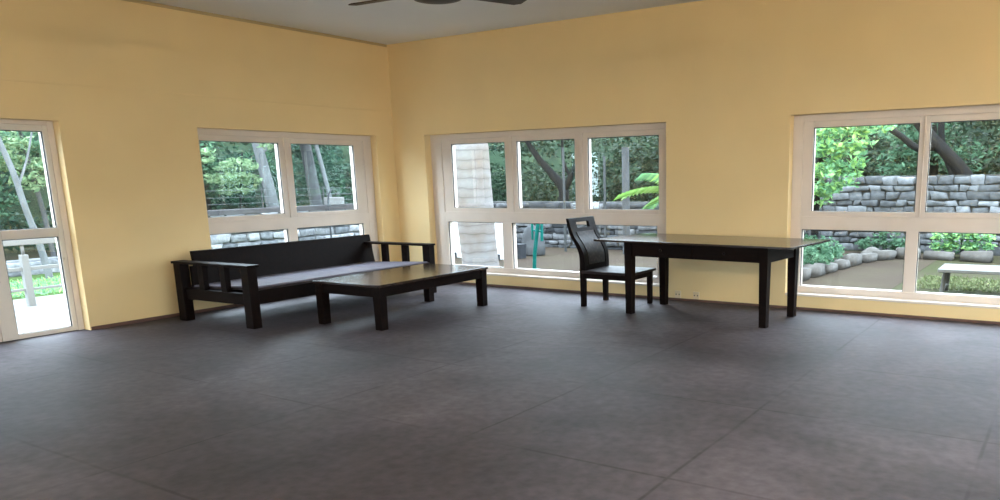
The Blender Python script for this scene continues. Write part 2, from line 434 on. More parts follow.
a = W2[0]
window('window_2', (a, 0, 0), 0, W2[1] - a, [(.99 - a, 1.97 - a, .17, .06), (2.17 - a, 3.12 - a, .07, .07), (3.32 - a, 4.35 - a, .07, .08)],
       [(.86 - a, 1.88 - a), (2.04 - a, 4.33 - a)], 'cream three sash window in the corner half of the wall, palm trunk outside')
a = W3[0]
window('window_3', (a, 0, 0), 0, W3[1] - a, [(6.25 - a, 7.34 - a, .11, .045), (7.44 - a, 8.53 - a, .045, .045), (8.63 - a, 9.72 - a, .045, .11)],
       [(6.15 - a, 7.27 - a), (7.39 - a, 9.72 - a)], 'cream window beyond the desk looking onto the garden bench')
a = W1[0]
window('window_1', (0, a, 0), PI / 2, W1[1] - a, [(-2.925 - a, -1.86 - a, .05, .07), (-1.68 - a, -.645 - a, .06, .17)],
       [(-2.93 - a, -1.84 - a), (-1.71 - a, -.57 - a)], 'cream two sash window above the sofa back')
w = W4[1] - W4[0]
window('added_window_4', (RX, W4[1], 0), -PI / 2, w, [(.2 + 1.345 * i, 1.45 + 1.345 * i, .05, .04) for i in range(6)], [(.12 + 1.362 * i, 1.4 + 1.362 * i) for i in range(6)], 'long cream window added for daylight in the unseen side wall')
w = W5[1] - W5[0]
window('added_window_5', (W5[1], RY, 0), PI, w, [(.2, 1.0, .1, .05), (1.15, 1.9, .05, .1)], [(.12, 1.0), (1.15, w - .12)], 'cream window added for daylight in the wall behind the viewpoint')

def glazed_door(name, loc, rotz, w, label):
    """double glazed door, local u from 0..w"""
    r = empty(name, loc, rotz); structure(r, label, 'door')
    f = MB(); f.box((0, .12, 0), (.055, .235, T), .004); f.box((w - .055, .12, 0), (w, .235, T), .004); f.box((.055, .12, 2.085), (w - .055, .235, T), .004)
    f.build('door_frame', 'frame', r)
    mid = w / 2 - .002
    for k, (u0, u1) in enumerate(((.056, mid), (mid + .004, w - .056))):
        meet = .135 if k == 1 else .06
        other = .06
        l, rr = (other, .135) if k == 0 else (meet, .045)
        L = MB(); ringbox(L, u0, u1, .004, 2.083, (l, rr, .045, .055), .128, .22, .004)
        L.box((u0 + l, .128, .985), (u1 - rr, .22, 1.075), .004)
        lo = L.build('door_leaf', 'frame_worn' if k == 1 else 'frame', r)
        for z0, z1 in ((.049, .985), (1.075, 2.028)):
            gk = MB(); ringbox(gk, u0 + l, u1 - rr, z0, z1, (.008, .008, .006, .008), .141, .157, 0); gk.build('gasket', 'gasket', lo)
            pane(u0 + l, u1 - rr, z0, z1, lo, .15)
        h = MB(); hx = u1 - .05 if k == 0 else u0 + .05
        h.box((hx - .016, .116, .93), (hx + .016, .128, 1.13), .003); h.tube([(hx, .12, 1.05), (hx, .075, 1.05), (hx + (-.1 if k == 0 else .1) * 0 , .075, .97)], .009)
        h.build('door_handle', 'metal_grey', lo)
    return r
glazed_door('door_1', (0, D1[0], 0), PI / 2, D1[1] - D1[0], 'cream glazed double door at the left edge')
glazed_door('added_door_2', (D2[1], RY, 0), PI, D2[1] - D2[0], 'cream glazed double door added for daylight behind the viewpoint')


# wall sockets under the desk
for i, (x, lab) in enumerate(((4.68, 'ivory wall socket under the desk, the one nearer the chair'), (4.925, 'ivory wall socket under the desk, the one farther from the chair'))):
    r = empty('wall_socket', (x, 0, .075)); tag(r, lab, 'socket', 'sockets low on the wall under the desk')
    MB().box((-.04, -.012, -.045), (.04, 0, .045), .004).build('cover_plate', 'plastic', r)
    for dx in (-.02, .02):
        k = MB(); k.box((dx - .006, -.0135, -.008), (dx + .006, -.0121, .008), 0); k.build('socket_hole', 'socket_dark', r)

# ------------------------------------------------------------------ sofa
def make_sofa():
    x0, x1 = .24, 1.505; y0, y1 = -3.63, -.825
    cx, cy = (x0 + x1) / 2, (y0 + y1) / 2
    r = empty('sofa', (cx, cy, 0), math.radians(1.9))
    tag(r, 'long dark wooden sofa with solid back and slatted arms below the left window', 'sofa')
    hx, hy = (x1 - x0) / 2, (y1 - y0) / 2
    L = .12; W = .105
    for sx in (-1, 1):
        for sy in (-1, 1):
            m = MB()
            t = .012  # feet taper a little
            xa = sx * hx - sx * L; xb = sx * hx
            ya = sy * hy - sy * W; yb = sy * hy
            m.box((min(xa, xb), min(ya, yb), 0), (max(xa, xb), max(ya, yb), .635), .006)
            m.build('leg', 'wenge', r)
    # arms
    for sy in (-1, 1):
        yo = sy * hy
        a_ = MB()
        lo, hi = sorted((yo + sy * .012, yo - sy * .135))
        a_.box((-hx - .02, lo, .635), (hx + .012, hi, .661), .005)
        ar = a_.build('armrest', 'wenge', r)
        lo, hi = sorted((yo - sy * .03, yo - sy * .09))
        b = MB(); b.box((-hx + L, lo, .24), (hx - L, hi, .36), .004); b.build('lower_rail', 'wenge', ar)
        for xs in (-.21, .165):
            s_ = MB(); s_.box((xs - .045, lo, .36), (xs + .045, hi, .635), .004); s_.build('slat', 'wenge', ar)
    # front and back rails
    m = MB(); m.box((hx - .075, -hy + W, .245), (hx - .02, hy - W, .388), .004); m.build('front_rail', 'wenge', r)
    m = MB(); m.box((-hx + .02, -hy + W, .21), (-hx + .075, hy - W, .33), .004); m.build('rear_rail', 'wenge', r)
    # seat: boards, slightly sloped to the back
    m = MB(); nb = 6; d0, d1 = -hx + .08, hx - .005
    for k in range(nb):
        xa = d0 + (d1 - d0) * k / nb + .0015; xb = d0 + (d1 - d0) * (k + 1) / nb - .0015
        za = .345 + .05 * k / nb; zb = .345 + .05 * (k + 1) / nb
        m.prism([(xa, za), (xb, zb), (xb, zb + .022), (xa, za + .022)], 1, -hy + W + .001, hy - W - .001)
    m.build('seat', 'seatwood', r)
    m = MB(); m.prism([(d0 + .01, .3675), (d1 - .02, .4165), (d1 - .025, .432), (d0 + .01, .385)], 1, -hy + W + .01, hy - W - .01, .005); m.build('seat_mat', 'seat_cloth', r)
    # backrest: framed solid panel leaning back a little
    m = MB()
    m.prism([(-hx + .115, .345), (-hx + .16, .352), (-hx + .085, .756), (-hx + .04, .756)], 1, -hy + .18, hy + .0, .004)
    m.build('backrest', 'wenge', r)
    m = MB(); m.box((-hx + .122, -hy + W, .37), (-hx + .155, -hy + .175, .60), .004); m.build('back_stile', 'wenge', r)
make_sofa()

# ------------------------------------------------------------------ coffee table
def make_coffee_table():
    r = empty('coffee_table', (2.345, -2.21, 0), math.radians(1.8))
    tag(r, 'low dark wooden coffee table with glossy top in front of the sofa', 'coffee table')
    hx, hy, z = .485, .88, .468
    m = MB(); m.box((-hx, -hy, z - .03), (hx, hy, z), .006); m.build('tabletop', 'wenge_gloss', r)
    ix, iy, w = hx - .016, hy - .016, .098
    for sx in (-1, 1):
        for sy in (-1, 1):
            m = MB(); xs = sorted((sx * ix, sx * (ix - w))); ys = sorted((sy * iy, sy * (iy - w)))
            # square leg with the foot a little narrower
            a = [(xs[0], ys[0]), (xs[1], ys[0]), (xs[1], ys[1]), (xs[0], ys[1])]
            c = ((xs[0] + xs[1]) / 2, (ys[0] + ys[1]) / 2)
            lowr = [(c[0] + (p[0] - c[0]) * .9, c[1] + (p[1] - c[1]) * .9, 0) for p in a]
            upr = [(p[0], p[1], z - .031) for p in a]
            m.add(lowr + upr, [(3, 2, 1, 0), (4, 5, 6, 7)] + [(i, (i + 1) % 4, 4 + (i + 1) % 4, 4 + i) for i in range(4)])
            m.build('leg', 'wenge', r)
    m = MB(); ap = .10
    for sy in (-1, 1):
        ys = sorted((sy * (iy - .012), sy * (iy - .04))); m.box((-ix + w, ys[0], z - .03 - ap), (ix - w, ys[1], z - .031), .003)
    for sx in (-1, 1):
        xs = sorted((sx * (ix - .012), sx * (ix - .04))); m.box((xs[0], -iy + w, z - .03 - ap), (xs[1], iy - w, z - .031), .003)
    m.build('apron', 'wenge', r)
make_coffee_table()

# ------------------------------------------------------------------ desk
def make_desk():
    r = empty('desk', (5.43, -.76, 0), -.075)
    tag(r, 'dark wooden desk with wide overhanging top and two drawers beside the chair', 'desk')
    z = .818; hx, hy = 1.165, .53
    m = MB(); m.box((-hx - .05, -hy + .06, z - .022), (hx - .05, hy + .06, z), .004); m.build('desktop', 'wenge_gloss', r)
    lx, ly = .845, .405
    for sx in (-1, 1):
        for sy in (-1, 1):
            c = (sx * (lx - .045), sy * (ly - .045)); m = MB()
            lo = [(c[0] + a * .037, c[1] + b * .037, 0) for a, b in ((-1, -1), (1, -1), (1, 1), (-1, 1))]
            hi = [(c[0] + a * .046, c[1] + b * .046, z - .023) for a, b in ((-1, -1), (1, -1), (1, 1), (-1, 1))]
            m.add(lo + hi, [(3, 2, 1, 0), (4, 5, 6, 7)] + [(i, (i + 1) % 4, 4 + (i + 1) % 4, 4 + i) for i in range(4)])
            m.build('leg', 'wenge', r)
    m = MB(); zb = z - .175
    m.box((-lx + .096, ly - .07, zb), (lx - .096, ly - .045, z - .023), .003)
    for sx in (-1, 1):
        xs = sorted((sx * (lx - .02), sx * (lx - .05))); m.box((xs[0], -ly + .096, zb), (xs[1], ly - .096, z - .023), .003)
    m.box((-lx + .096, -ly + .03, zb), (lx - .096, -ly + .05, zb + .012), .002)
    m.build('apron', 'wenge', r)
    wd = lx - .098
    for k, (a, b) in enumerate(((-wd, -.003), (.003, wd))):
        m = MB(); m.box((a, -ly + .012, zb + .012), (b, -ly + .032, z - .026), .003)
        m.box((a + .02, -ly + .032, zb + .03), (b - .02, ly - .08, z - .04), 0)
        d = m.build('drawer', 'wenge', r)
        kb = MB(); c = (a + b) / 2
        kb.lathe([(.006, 0), (.006, .012), (.015, .016), (.017, .022), (.012, .028), (.002, .029)], 16)
        ko = kb.build('knob', 'knob', d, (c, -ly + .012, (zb + z) / 2 - .006)); ko.rotation_euler = (PI / 2, 0, 0)
make_desk()

# ------------------------------------------------------------------ chair
def spline(pts, n):
    out = []
    P_ = [pts[0]] + list(pts) + [pts[-1]]
    for i in range(1, len(P_) - 2):
        p0, p1, p2, p3 = (np.array(P_[j], float) for j in (i - 1, i, i + 1, i + 2))
        for k in range(n):
            t = k / n
            out.append(.5 * ((2 * p1) + (-p0 + p2) * t + (2 * p0 - 5 * p1 + 4 * p2 - p3) * t ** 2 + (-p0 + 3 * p1 - 3 * p2 + p3) * t ** 3))
    out.append(np.array(pts[-1], float)); return out

def make_chair():
    r = empty('dining_chair', (4.175, -.625, 0), math.radians(1.))
    tag(r, 'dark wooden chair with tall curved back facing the desk end', 'chair')
    hy = .285; xr, xf = -.335, .345; zs = .425
    # legs
    for sy in (-1, 1):
        ys = sorted((sy * hy, sy * (hy - .055)))
        m = MB(); m.prism([(xr + .005, 0), (xr + .058, 0), (xr + .066, zs - .02), (xr, zs - .02)], 1, *ys, .003); m.build('leg', 'wenge', r)
        m = MB(); m.prism([(xf - .06, 0), (xf - .012, 0), (xf - .005, zs - .032), (xf - .065, zs - .032)], 1, *ys, .003); m.build('leg', 'wenge', r)
    m = MB()
    for sy in (-1, 1):
        ys = sorted((sy * (hy - .008), sy * (hy - .032))); m.box((xr + .062, ys[0], zs - .09), (xf - .064, ys[1], zs - .031), .002)
    m.box((xf - .035, -hy + .055, zs - .09), (xf - .012, hy - .055, zs - .031), .002)
    m.box((xr + .02, -hy + .055, zs - .09), (xr + .045, hy - .055, zs - .031), .002)
    m.build('seat_rail', 'wenge', r)
    m = MB(); m.box((xr + .03, -hy - .012, zs - .03), (xf + .03, hy + .012, zs + .002), .008); m.build('seat', 'seatwood', r)
    # curved back
    rear = spline([(xr, zs - .02), (xr + .003, .50), (xr - .006, .62), (xr - .055, .73), (xr - .115, .82), (xr - .15, .92), (xr - .175, 1.028)], 12)
    thick = [.066, .066, .064, .058, .050, .042, .034]
    th = np.interp(np.linspace(0, 6, len(rear)), range(7), thick)
    front = [p + np.array([t, 0]) for p, t in zip(rear, th)]
    out = [tuple(p) for p in rear] + [tuple(p) for p in front[::-1]]
    def strip(mb, i0, i1, y0, y1, off0=0., off1=1.):
        """piece of the curved back between indices, spanning y0..y1, off = share of the thickness"""
        A = [tuple(rear[i] * (1 - off0) + front[i] * off0) for i in range(i0, i1 + 1)]
        B = [tuple(rear[i] * (1 - off1) + front[i] * off1) for i in range(i0, i1 + 1)]
        n = len(A); vs = []
        for y in (y0, y1):
            vs += [(p[0], y, p[1]) for p in A] + [(p[0], y, p[1]) for p in B]
        fs = []
        for i in range(n - 1):
            fs += [(i, i + 1, n + i + 1, n + i), (2 * n + i, 3 * n + i, 3 * n + i + 1, 2 * n + i + 1),
                   (i, 2 * n + i, 2 * n + i + 1, i + 1), (n + i, n + i + 1, 3 * n + i + 1, 3 * n + i)]
        fs += [(0, n, 3 * n, 2 * n), (n - 1, 2 * n + n - 1, 3 * n + n - 1, n + n - 1)]
        mb.add(vs, fs)
    n = len(rear) - 1
    b = MB()
    sw = .07
    strip(b, 0, n, -hy, -hy + sw); strip(b, 0, n, hy - sw, hy)          # stiles
    iz = lambda z: int(np.argmin([abs(p[1] - z) for p in rear]))
    za, zb_, zc = iz(.912), iz(.976), n
    strip(b, iz(.865), za, -hy + sw, hy - sw, .1, .95)                   # under the hand hole
    strip(b, zb_, zc, -hy + sw, hy - sw, .0, 1.)                         # over the hand hole
    strip(b, za, zb_, -hy + sw, -hy + sw + .075, .05, .98); strip(b, za, zb_, hy - sw - .075, hy - sw, .05, .98)
    strip(b, iz(.43), iz(.49), -hy + sw, hy - sw, .15, .9)               # bottom rail
    bo = b.build('backrest', 'wenge', r)
    p = MB(); strip(p, iz(.49), iz(.865), -hy + sw + .028, hy - sw - .028, .25, 1.02); p.build('back_panel', 'pad', bo)
    p = MB(); strip(p, iz(.49), iz(.865), -hy + sw, -hy + sw + .026, .2, .75); p.build('inner_slat', 'wenge', bo); p = MB(); strip(p, iz(.49), iz(.865), hy - sw - .026, hy - sw, .2, .75); p.build('inner_slat', 'wenge', bo)
make_chair()

# ------------------------------------------------------------------ ceiling fan
def make_fan():
    r = empty('ceiling_fan', (4.40, -3.66, 2.905)); r.rotation_euler = Matrix.Rotation(math.radians(-2.4), 3, Vector((-.51, .86, 0))).to_euler()
    tag(r, 'brown three blade ceiling fan hanging at the top of the view', 'fan')
    MB().lathe([(.02, -.062), (.10, -.058), (.185, -.040), (.215, -.012), (.215, .022), (.16, .055), (.06, .075), (.03, .085)], 40).build('motor_housing', 'fan', r)
    MB().lathe([(.016, .085), (.016, H - 2.905 - .07)], 16).build('rod', 'fan', r)
    MB().lathe([(.02, H - 2.905 - .09), (.055, H - 2.905 - .07), (.075, H - 2.905 - .01), (.075, H - 2.905)], 24).build('canopy', 'fan', r)
    for ang in (72, 192, 312):
        a = math.radians(ang)
        m = MB(); tilt = math.radians(-8.5)
        R0, R1 = .20, .80
        prof = [(R0, -.045, .045), (R0 + .06, -.058, .058), (R1 - .05, -.072, .068), (R1, -.072, .03)]
        top = []; bot = []
        for rr, y0, y1 in prof:
            for y in (y0, y1):
                x, yy, zz = rr, y * math.cos(tilt), y * math.sin(tilt)
                top.append((x, yy, zz + .004)); bot.append((x, yy, zz - .004))
        k = len(top); fs = []
        for i in range(len(prof) - 1):
            q = 2 * i
            fs += [(q, q + 2, q + 3, q + 1), (k + q, k + q + 1, k + q + 3, k + q + 2), (q, k + q, k + q + 2, q + 2), (q + 1, q + 3, k + q + 3, k + q + 1)]
        fs += [(0, 1, k + 1, k), (k - 2, 2 * k - 2, 2 * k - 1, k - 1)]
        m.add(top + bot, fs)
        bl = m.build('blade', 'fan_blade', r, (0, 0, .012), a)
        q = MB(); q.box((.14, -.022, -.012), (.27, .022, -.004), .002); q.build('blade_bracket', 'fan', bl)
make_fan()

# fill tubes added high on unseen walls to brighten upper walls and ceiling
tubem = bpy.data.materials.new('lit tube'); tubem.use_nodes = True
_b = tubem.node_tree.nodes['Principled BSDF']; _b.inputs['Emission Color'].default_value = (1, .92, .76, 1); _b.inputs['Emission Strength'].default_value = 200
M['tube'] = tubem
for loc, rz, lab in (((RX, -2.6, 2.85), -PI / 2, 'added fill tube on the unseen side wall, nearest the garden windows'), ((RX, -5.6, 2.85), -PI / 2, 'added fill tube on the middle of the unseen side wall'),
                     ((RX, -8.8, 2.85), -PI / 2, 'added fill tube on the unseen side wall, farthest from the garden windows'), ((8.0, RY, 2.85), PI, 'added fill tube on the wall behind the viewpoint, beside the glazed door'), ((4.2, RY, 2.85), PI, 'added fill tube on the wall behind the viewpoint, nearer the corner window')):
    r = empty('fill_tube_light', loc, rz); tag(r, lab, 'light', 'added fill tubes')
    MB().box((-.62, -.03, -.035), (.62, 0, .035), .006).build('batten', 'plastic', r)
    for sx_ in (-1, 1): MB().box((sx_ * .605 - .012, -.065, -.02), (sx_ * .605 + .012, -.03, .02), .004).build('tube_holder', 'plastic', r)
    MB().tube([(-.592, -.048, 0), (.592, -.048, 0)], .014, 12).build('tube', 'tube', r)

# ------------------------------------------------------------------ outdoors: ground and setting
GZ = -.15
def ground(name, lo, hi, mat, label, z=GZ):
    o = MB().box((lo[0], lo[1], z - .1), (hi[0], hi[1], z), 0).build(name, mat); structure(o, label, 'ground'); return o
ground('ground', (-26, -22), (26, 26), 'mossy', 'mossy garden ground around the house', GZ)
ground('ground_soil', (-4.6, .3), (6.6, 8.4), 'dirt', 'bare brown soil outside the corner window', GZ + .004)
ground('ground_lawn', (-8.2, -8), (-4.5, 3.5), 'lawn', 'bright green lawn beyond the patio', GZ + .006)
ground('ground_patio', (-4.5, -9), (-.26, .2), 'patio', 'pale concrete patio outside the glazed door', GZ + .008)

def backing_bank(name, pts, label):
    """bank as a profile swept along a polyline of (x,y) feet and outward direction"""
    rnd = random.Random(5); vs = []; rows = 7; fs = []
    for i, (x, y, dx, dy) in enumerate(pts):
        for k in range(rows):
            t = k / (rows - 1)
            z = GZ - .05 + 4.1 * (t ** .8) * (1 + .12 * rnd.uniform(-1, 1) * (k > 0))
            s = 4.2 * t + .4 * rnd.uniform(-1, 1) * (k > 0)
            vs.append((x + dx * s, y + dy * s, z))
    for i in range(len(pts) - 1):
        for k in range(rows - 1):
            fs.append((i * rows + k, (i + 1) * rows + k, (i + 1) * rows + k + 1, i * rows + k + 1))
    o = MB().add(vs, fs, True).build(name, 'backing_bank'); structure(o, label, 'backing_bank')
backing_bank('backing_bank', [(-15.5, -26 + 2.0 * i, -1, 0) for i in range(18)] + [(-14.5, 11.5, -.8, .5), (-13, 14.5, -.5, .8), (-11, 15.8, -.2, 1)] + [(-9 + 2. * i, 16.5, 0, 1) for i in range(15)] + [(22, 15.5, .7, .7), (23.5, 13, 1, 0)] + [(23.5, 11 - 2 * i, 1, 0) for i in range(8)], 'added dark bank behind the woods, closing bright sky gaps')  # added backing that stops bright sky showing through the leaves

# ------------------------------------------------------------------ stone walls
def stone_wall(name, u_len, h, loc, rotz, mat, mortar, label, cat='wall', depth=.4, sw=(.22, .5), sh=(.12, .22), seed=1, coping=None):
    rnd = random.Random(seed)
    r = empty(name, loc, rotz); tag(r, label, cat, kind='structure')
    MB().box((0, .05, -.1), (u_len, depth, h - .02), 0).build('wall_core', mortar, r)
    m = MB(); z = -.02
    while z < h - .05:
        hh = min(rnd.uniform(*sh), h - z); u = -rnd.uniform(0, .15)
        while u < u_len:
            ww = rnd.uniform(*sw); g = rnd.uniform(.008, .022)
            bm = bmesh.new(); bmesh.ops.create_cube(bm, size=1)
            off = rnd.uniform(-.03, .02)
            for v in bm.verts:
                v.co = Vector((max(0, min(u_len, u + ww / 2 + v.co.x * (ww - g) + rnd.uniform(-.045, .045))), off + .09 + v.co.y * .2,
                               z + hh / 2 + v.co.z * (hh - g) + rnd.uniform(-.03, .03)))
            bmesh.ops.bevel(bm, geom=bm.edges[:], offset=.014, segments=1, affect='EDGES')
            m.frombm(bm, True); u += ww
        z += hh
    m.build('stones', mat, r)
    if coping: MB().box((-.02, -.04, h - .02), (u_len + .02, depth + .04, h + .09), .01).build('coping', coping, r)
    return r
# behind the garden (window 3), higher part then lower part to the left (window 2)
stone_wall('garden_wall', 10.3, 1.60, (3.8, 8.55, GZ), 0, 'stone_moss', 'mortar', 'tall weathered grey stone wall behind the garden bench', seed=2, sw=(.14, .42), sh=(.09, .2))
stone_wall('garden_wall', 9.4, 1.10, (-5.2, 6.75, GZ), 0, 'stone_grey', 'mortar', 'low grey stone wall behind the teal pipe stand', seed=3, sw=(.2, .6), sh=(.08, .17))
# left: pale stone wall behind window 1 (face towards +x)
stone_wall('garden_wall', 7.5, .96, (-7.5, 1.3, GZ), PI / 2, 'stone_pale', 'mortar_pale', 'pale stone wall under the wire fence beyond the left window', seed=4, sw=(.3, .62), sh=(.12, .22), coping='coping')
stone_wall('garden_wall', 7.5, .30, (-7.9, -6.2, GZ), PI / 2, 'stone_pale', 'mortar_pale', 'knee high pale stone edging beyond the lawn', seed=6, sw=(.3, .62), sh=(.1, .16))
# white parapet behind the palm trunk
o = MB().box((-3.6, 4.0, GZ), (-1.27, 4.2, .62), .01).build('white_parapet', 'white_paint'); tag(o, 'low white painted wall behind the ringed palm trunk', 'wall', kind='structure')

# ------------------------------------------------------------------ leaves
def leaf_cloud(n, centre_fn, size=(.1, .2), seed=0, droop=.3, asp=.42):
    """n folded leaves -> (verts, faces); centre_fn(rng, n) gives (n,3)"""
    g = np.random.default_rng(seed)
    c = centre_fn(g, n); n = len(c)
    d = g.normal(size=(n, 3)); d[:, 2] = d[:, 2] * .5 - droop; d /= np.linalg.norm(d, axis=1)[:, None]
    e = np.cross(d, g.normal(size=(n, 3)) * .6 + np.array([0, 0, 1.])); e /= np.linalg.norm(e, axis=1)[:, None] + 1e-9
    nn = np.cross(d, e)
    L = g.uniform(*size, size=(n, 1)); W = L * asp
    a = c - d * L * .5; b = c + d * L * .5
    s1 = c + e * W * .5 + nn * W * .12; s2 = c - e * W * .5 + nn * W * .12
    V = np.stack([a, s1, b, s2], 1).reshape(-1, 3)
    i = np.arange(n)[:, None] * 4
    F = np.concatenate([i + np.array([[0, 1, 2]]), i + np.array([[0, 2, 3]])], 0)
    return V, F

def leaf_obj(name, V, F, mat, parent=None, loc=(0, 0, 0)):
    me = bpy.data.meshes.new(name)
    me.vertices.add(len(V)); me.vertices.foreach_set('co', np.asarray(V, np.float32).ravel())
    k = F.shape[1]
    me.loops.add(F.size); me.loops.foreach_set('vertex_index', F.astype(np.int32).ravel())
    me.polygons.add(len(F)); me.polygons.foreach_set('loop_start', np.arange(0, F.size, k, dtype=np.int32))
    me.update(calc_edges=True); me.validate()
    me.materials.append(M[mat])
    o = bpy.data.objects.new(name, me); COL.objects.link(o); o.location = loc
    if parent: o.parent = parent
    return o

def clumps(blobs, shell=.55):
    """blobs: (x,y,z,rx,ry,rz). leaves gather towards the shell of each blob, in sprays"""
    B = np.array(blobs, float)
    def fn(g, n):
        wts = (B[:, 3] * B[:, 4] * B[:, 5]) ** (2 / 3); wts /= wts.sum()
        k = g.choice(len(B), n, p=wts)
        u = g.normal(size=(n, 3)); u /= np.linalg.norm(u, axis=1)[:, None]
        rr = g.uniform(shell, 1, size=(n, 1)) ** .6
        p = B[k, :3] + u * rr * B[k, 3:]
        # gather into sprays
        q = np.floor(p / .35) * .35 + .175
        return p * .72 + q * .28 + g.normal(size=(n, 3)) * .03
    return fn

def tree(name, label, base, trunk, rads, blobs, nleaf, mat, bark, size, seed, limbs=(), cat='tree', droop=.3, asp=.42, seg=10, group=None):
    """trunk: world points; blobs in world coordinates"""
    r = empty(name, base); tag(r, label, cat, group)
    b = Vector(base)
    m = MB()
    if trunk:
        sp = spline([tuple(p) for p in trunk], 5)
        rr = np.interp(np.linspace(0, 1, len(sp)), np.linspace(0, 1, len(rads)), rads)
        m.tube([Vector(p) - b for p in sp], list(rr), seg)
        for pts, r0, r1 in limbs:
            sp = spline([tuple(p) for p in pts], 5); m.tube([Vector(p) - b for p in sp], list(np.linspace(r0, r1, len(sp))), 8)
        m.build('trunk', bark, r)
    if blobs:
        V, F = leaf_cloud(nleaf, clumps(blobs), size, seed, droop, asp)
        leaf_obj('foliage', V - np.array(base), F, mat, r)
    return r

rnd = random.Random(11)
def rblobs(n, box, rad, rn):
    return [(rn.uniform(box[0], box[1]), rn.uniform(box[2], box[3]), rn.uniform(box[4], box[5]), *(rn.uniform(*rad) for _ in range(2)), rn.uniform(rad[0], rad[1]) * .6) for _ in range(n)]

# dense woods: nobody could count them
V, F = leaf_cloud(42000, clumps(rblobs(120, (-15.5, -10.5, -9, 15, .2, 3.5), (.7, 1.3), rnd)), (.13, .28), 3)
tag(leaf_obj('thicket', V, F, 'leaf_deep'), 'dense teal green wood beyond the wire fence and lawn', 'woods', kind='stuff')
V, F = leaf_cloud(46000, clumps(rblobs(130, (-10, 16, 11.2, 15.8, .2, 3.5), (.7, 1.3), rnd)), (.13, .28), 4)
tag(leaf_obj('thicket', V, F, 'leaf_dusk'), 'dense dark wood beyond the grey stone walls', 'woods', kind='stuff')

V, F = leaf_cloud(14000, clumps(rblobs(60, (17.5, 22.5, -3, 12, .2, 3.3), (.8, 1.4), rnd)), (.18, .36), 5)  # unseen wood added to keep bright sky out of the window reflections
tag(leaf_obj('thicket', V, F, 'leaf_mid'), 'added dense green wood to the right, hiding bright sky from reflections', 'woods', kind='stuff')
V, F = leaf_cloud(14000, clumps(rblobs(60, (-15.5, -9.5, -24, -9.5, .2, 3.3), (.8, 1.4), rnd)), (.18, .36), 6)  # also added out of view, darkens what the panes reflect
tag(leaf_obj('thicket', V, F, 'leaf_mid'), 'dense green wood far off beyond the lawn\'s near end', 'woods', kind='stuff')

# trees by the left window and the door
tree('pale_trunk_tree', 'tall tree with pale slanting trunk seen through the left window\'s first sash', (-9, 4.38, GZ), [(-9, 4.38, GZ), (-9, 4.33, .7), (-9, 4.2, 1.6), (-9, 4.02, 2.6), (-9, 3.85, 4.2)], [.19, .16, .14, .12, .08],
     rblobs(7, (-10, -8.3, 2.6, 5.6, 3.0, 4.8), (.5, .9), rnd), 2200, 'leaf_mid', 'bark_pale', (.12, .26), 21, limbs=[([(-9, 4.1, 2.2), (-8.9, 4.6, 2.7), (-8.8, 5.2, 3.2)], .07, .03)])
tree('grey_trunk_tree', 'broad grey trunk tree seen through the left window\'s second sash', (-9.3, 6.0, GZ), [(-9.3, 6.0, GZ), (-9.3, 5.9, .8), (-9.3, 5.78, 1.8), (-9.3, 5.66, 2.8), (-9.3, 5.5, 4.3)], [.20, .165, .15, .14, .09],
     rblobs(7, (-10.4, -8.6, 4.4, 7.4, 3.0, 4.8), (.5, .9), rnd), 2200, 'leaf_deep', 'bark_grey', (.12, .26), 22)
tree('slim_trunk_tree', 'slim pale leaning tree close beside the broad grey trunk', (-8.6, 5.93, GZ), [(-8.6, 5.93, GZ), (-8.6, 5.84, .7), (-8.6, 5.66, 1.7), (-8.6, 5.46, 2.6), (-8.6, 5.2, 4.0)], [.075, .065, .055, .05, .035],
     rblobs(4, (-9.2, -8.0, 4.8, 6.2, 3.1, 4.2), (.4, .6), rnd), 900, 'leaf_mid', 'bark_pale', (.12, .24), 23)
tree('leafy_sapling', 'pale yellow green sapling spreading low behind the wire fence', (-8.4, 3.05, GZ), [(-8.4, 3.05, GZ), (-8.4, 3.0, .8), (-8.4, 3.1, 1.5), (-8.4, 3.2, 2.2)], [.035, .03, .025, .015],
     [(-8.3, 2.55, 1.62, .35, .38, .18), (-8.3, 3.0, 1.85, .4, .38, .24), (-8.3, 3.2, 1.52, .35, .30, .20), (-8.3, 2.1, 2.1, .35, .35, .12), (-8.3, 2.8, 1.36, .3, .40, .10), (-8.3, 3.9, 2.45, .3, .25, .10)], 1350, 'leaf_pale', 'bark', (.07, .17), 24)
tree('slender_tree', 'slender pale tree slanting across the door\'s upper pane', (-7.0, -1.95, GZ), [(-7.0, -1.8, GZ), (-7.0, -1.88, .5), (-7.0, -2.0, 1.1), (-7.0, -2.1, 1.75), (-7.0, -2.28, 2.5), (-7, -2.5, 3.8)], [.062, .055, .050, .047, .042, .03],
     rblobs(5, (-7.8, -6.4, -3.4, -1.6, 2.9, 4.4), (.45, .8), rnd), 1300, 'leaf_mid', 'bark_pale', (.10, .22), 25, limbs=[([(-7, -2.05, 1.5), (-7.1, -1.8, 2.0), (-7.1, -1.6, 2.7)], .025, .012)])
tree('thin_sapling', 'thin grey sapling standing right of the slender pale tree outside the door', (-8.7, -.95, GZ), [(-8.7, -.95, GZ), (-8.7, -1.0, .8), (-8.7, -1.1, 1.7), (-8.7, -1.2, 2.6)], [.05, .045, .04, .025],
     rblobs(5, (-8.8, -7.8, -1.9, -.5, 1.3, 2.5), (.3, .55), rnd), 1300, 'leaf_pale', 'bark_grey', (.08, .18), 26)
tree('bushy_tree', 'bushy mid green tree hanging over the lawn behind the door', (-9.4, -2.2, GZ), [(-9.4, -2.2, GZ), (-9.4, -2.2, 1.0), (-9.4, -2.4, 2.2), (-9.4, -2.5, 3.2)], [.12, .1, .08, .05],
     rblobs(9, (-10.2, -8.6, -3.6, -.4, 1.0, 3.0), (.4, .75), rnd), 2600, 'leaf_mid', 'bark_grey', (.1, .22), 27)
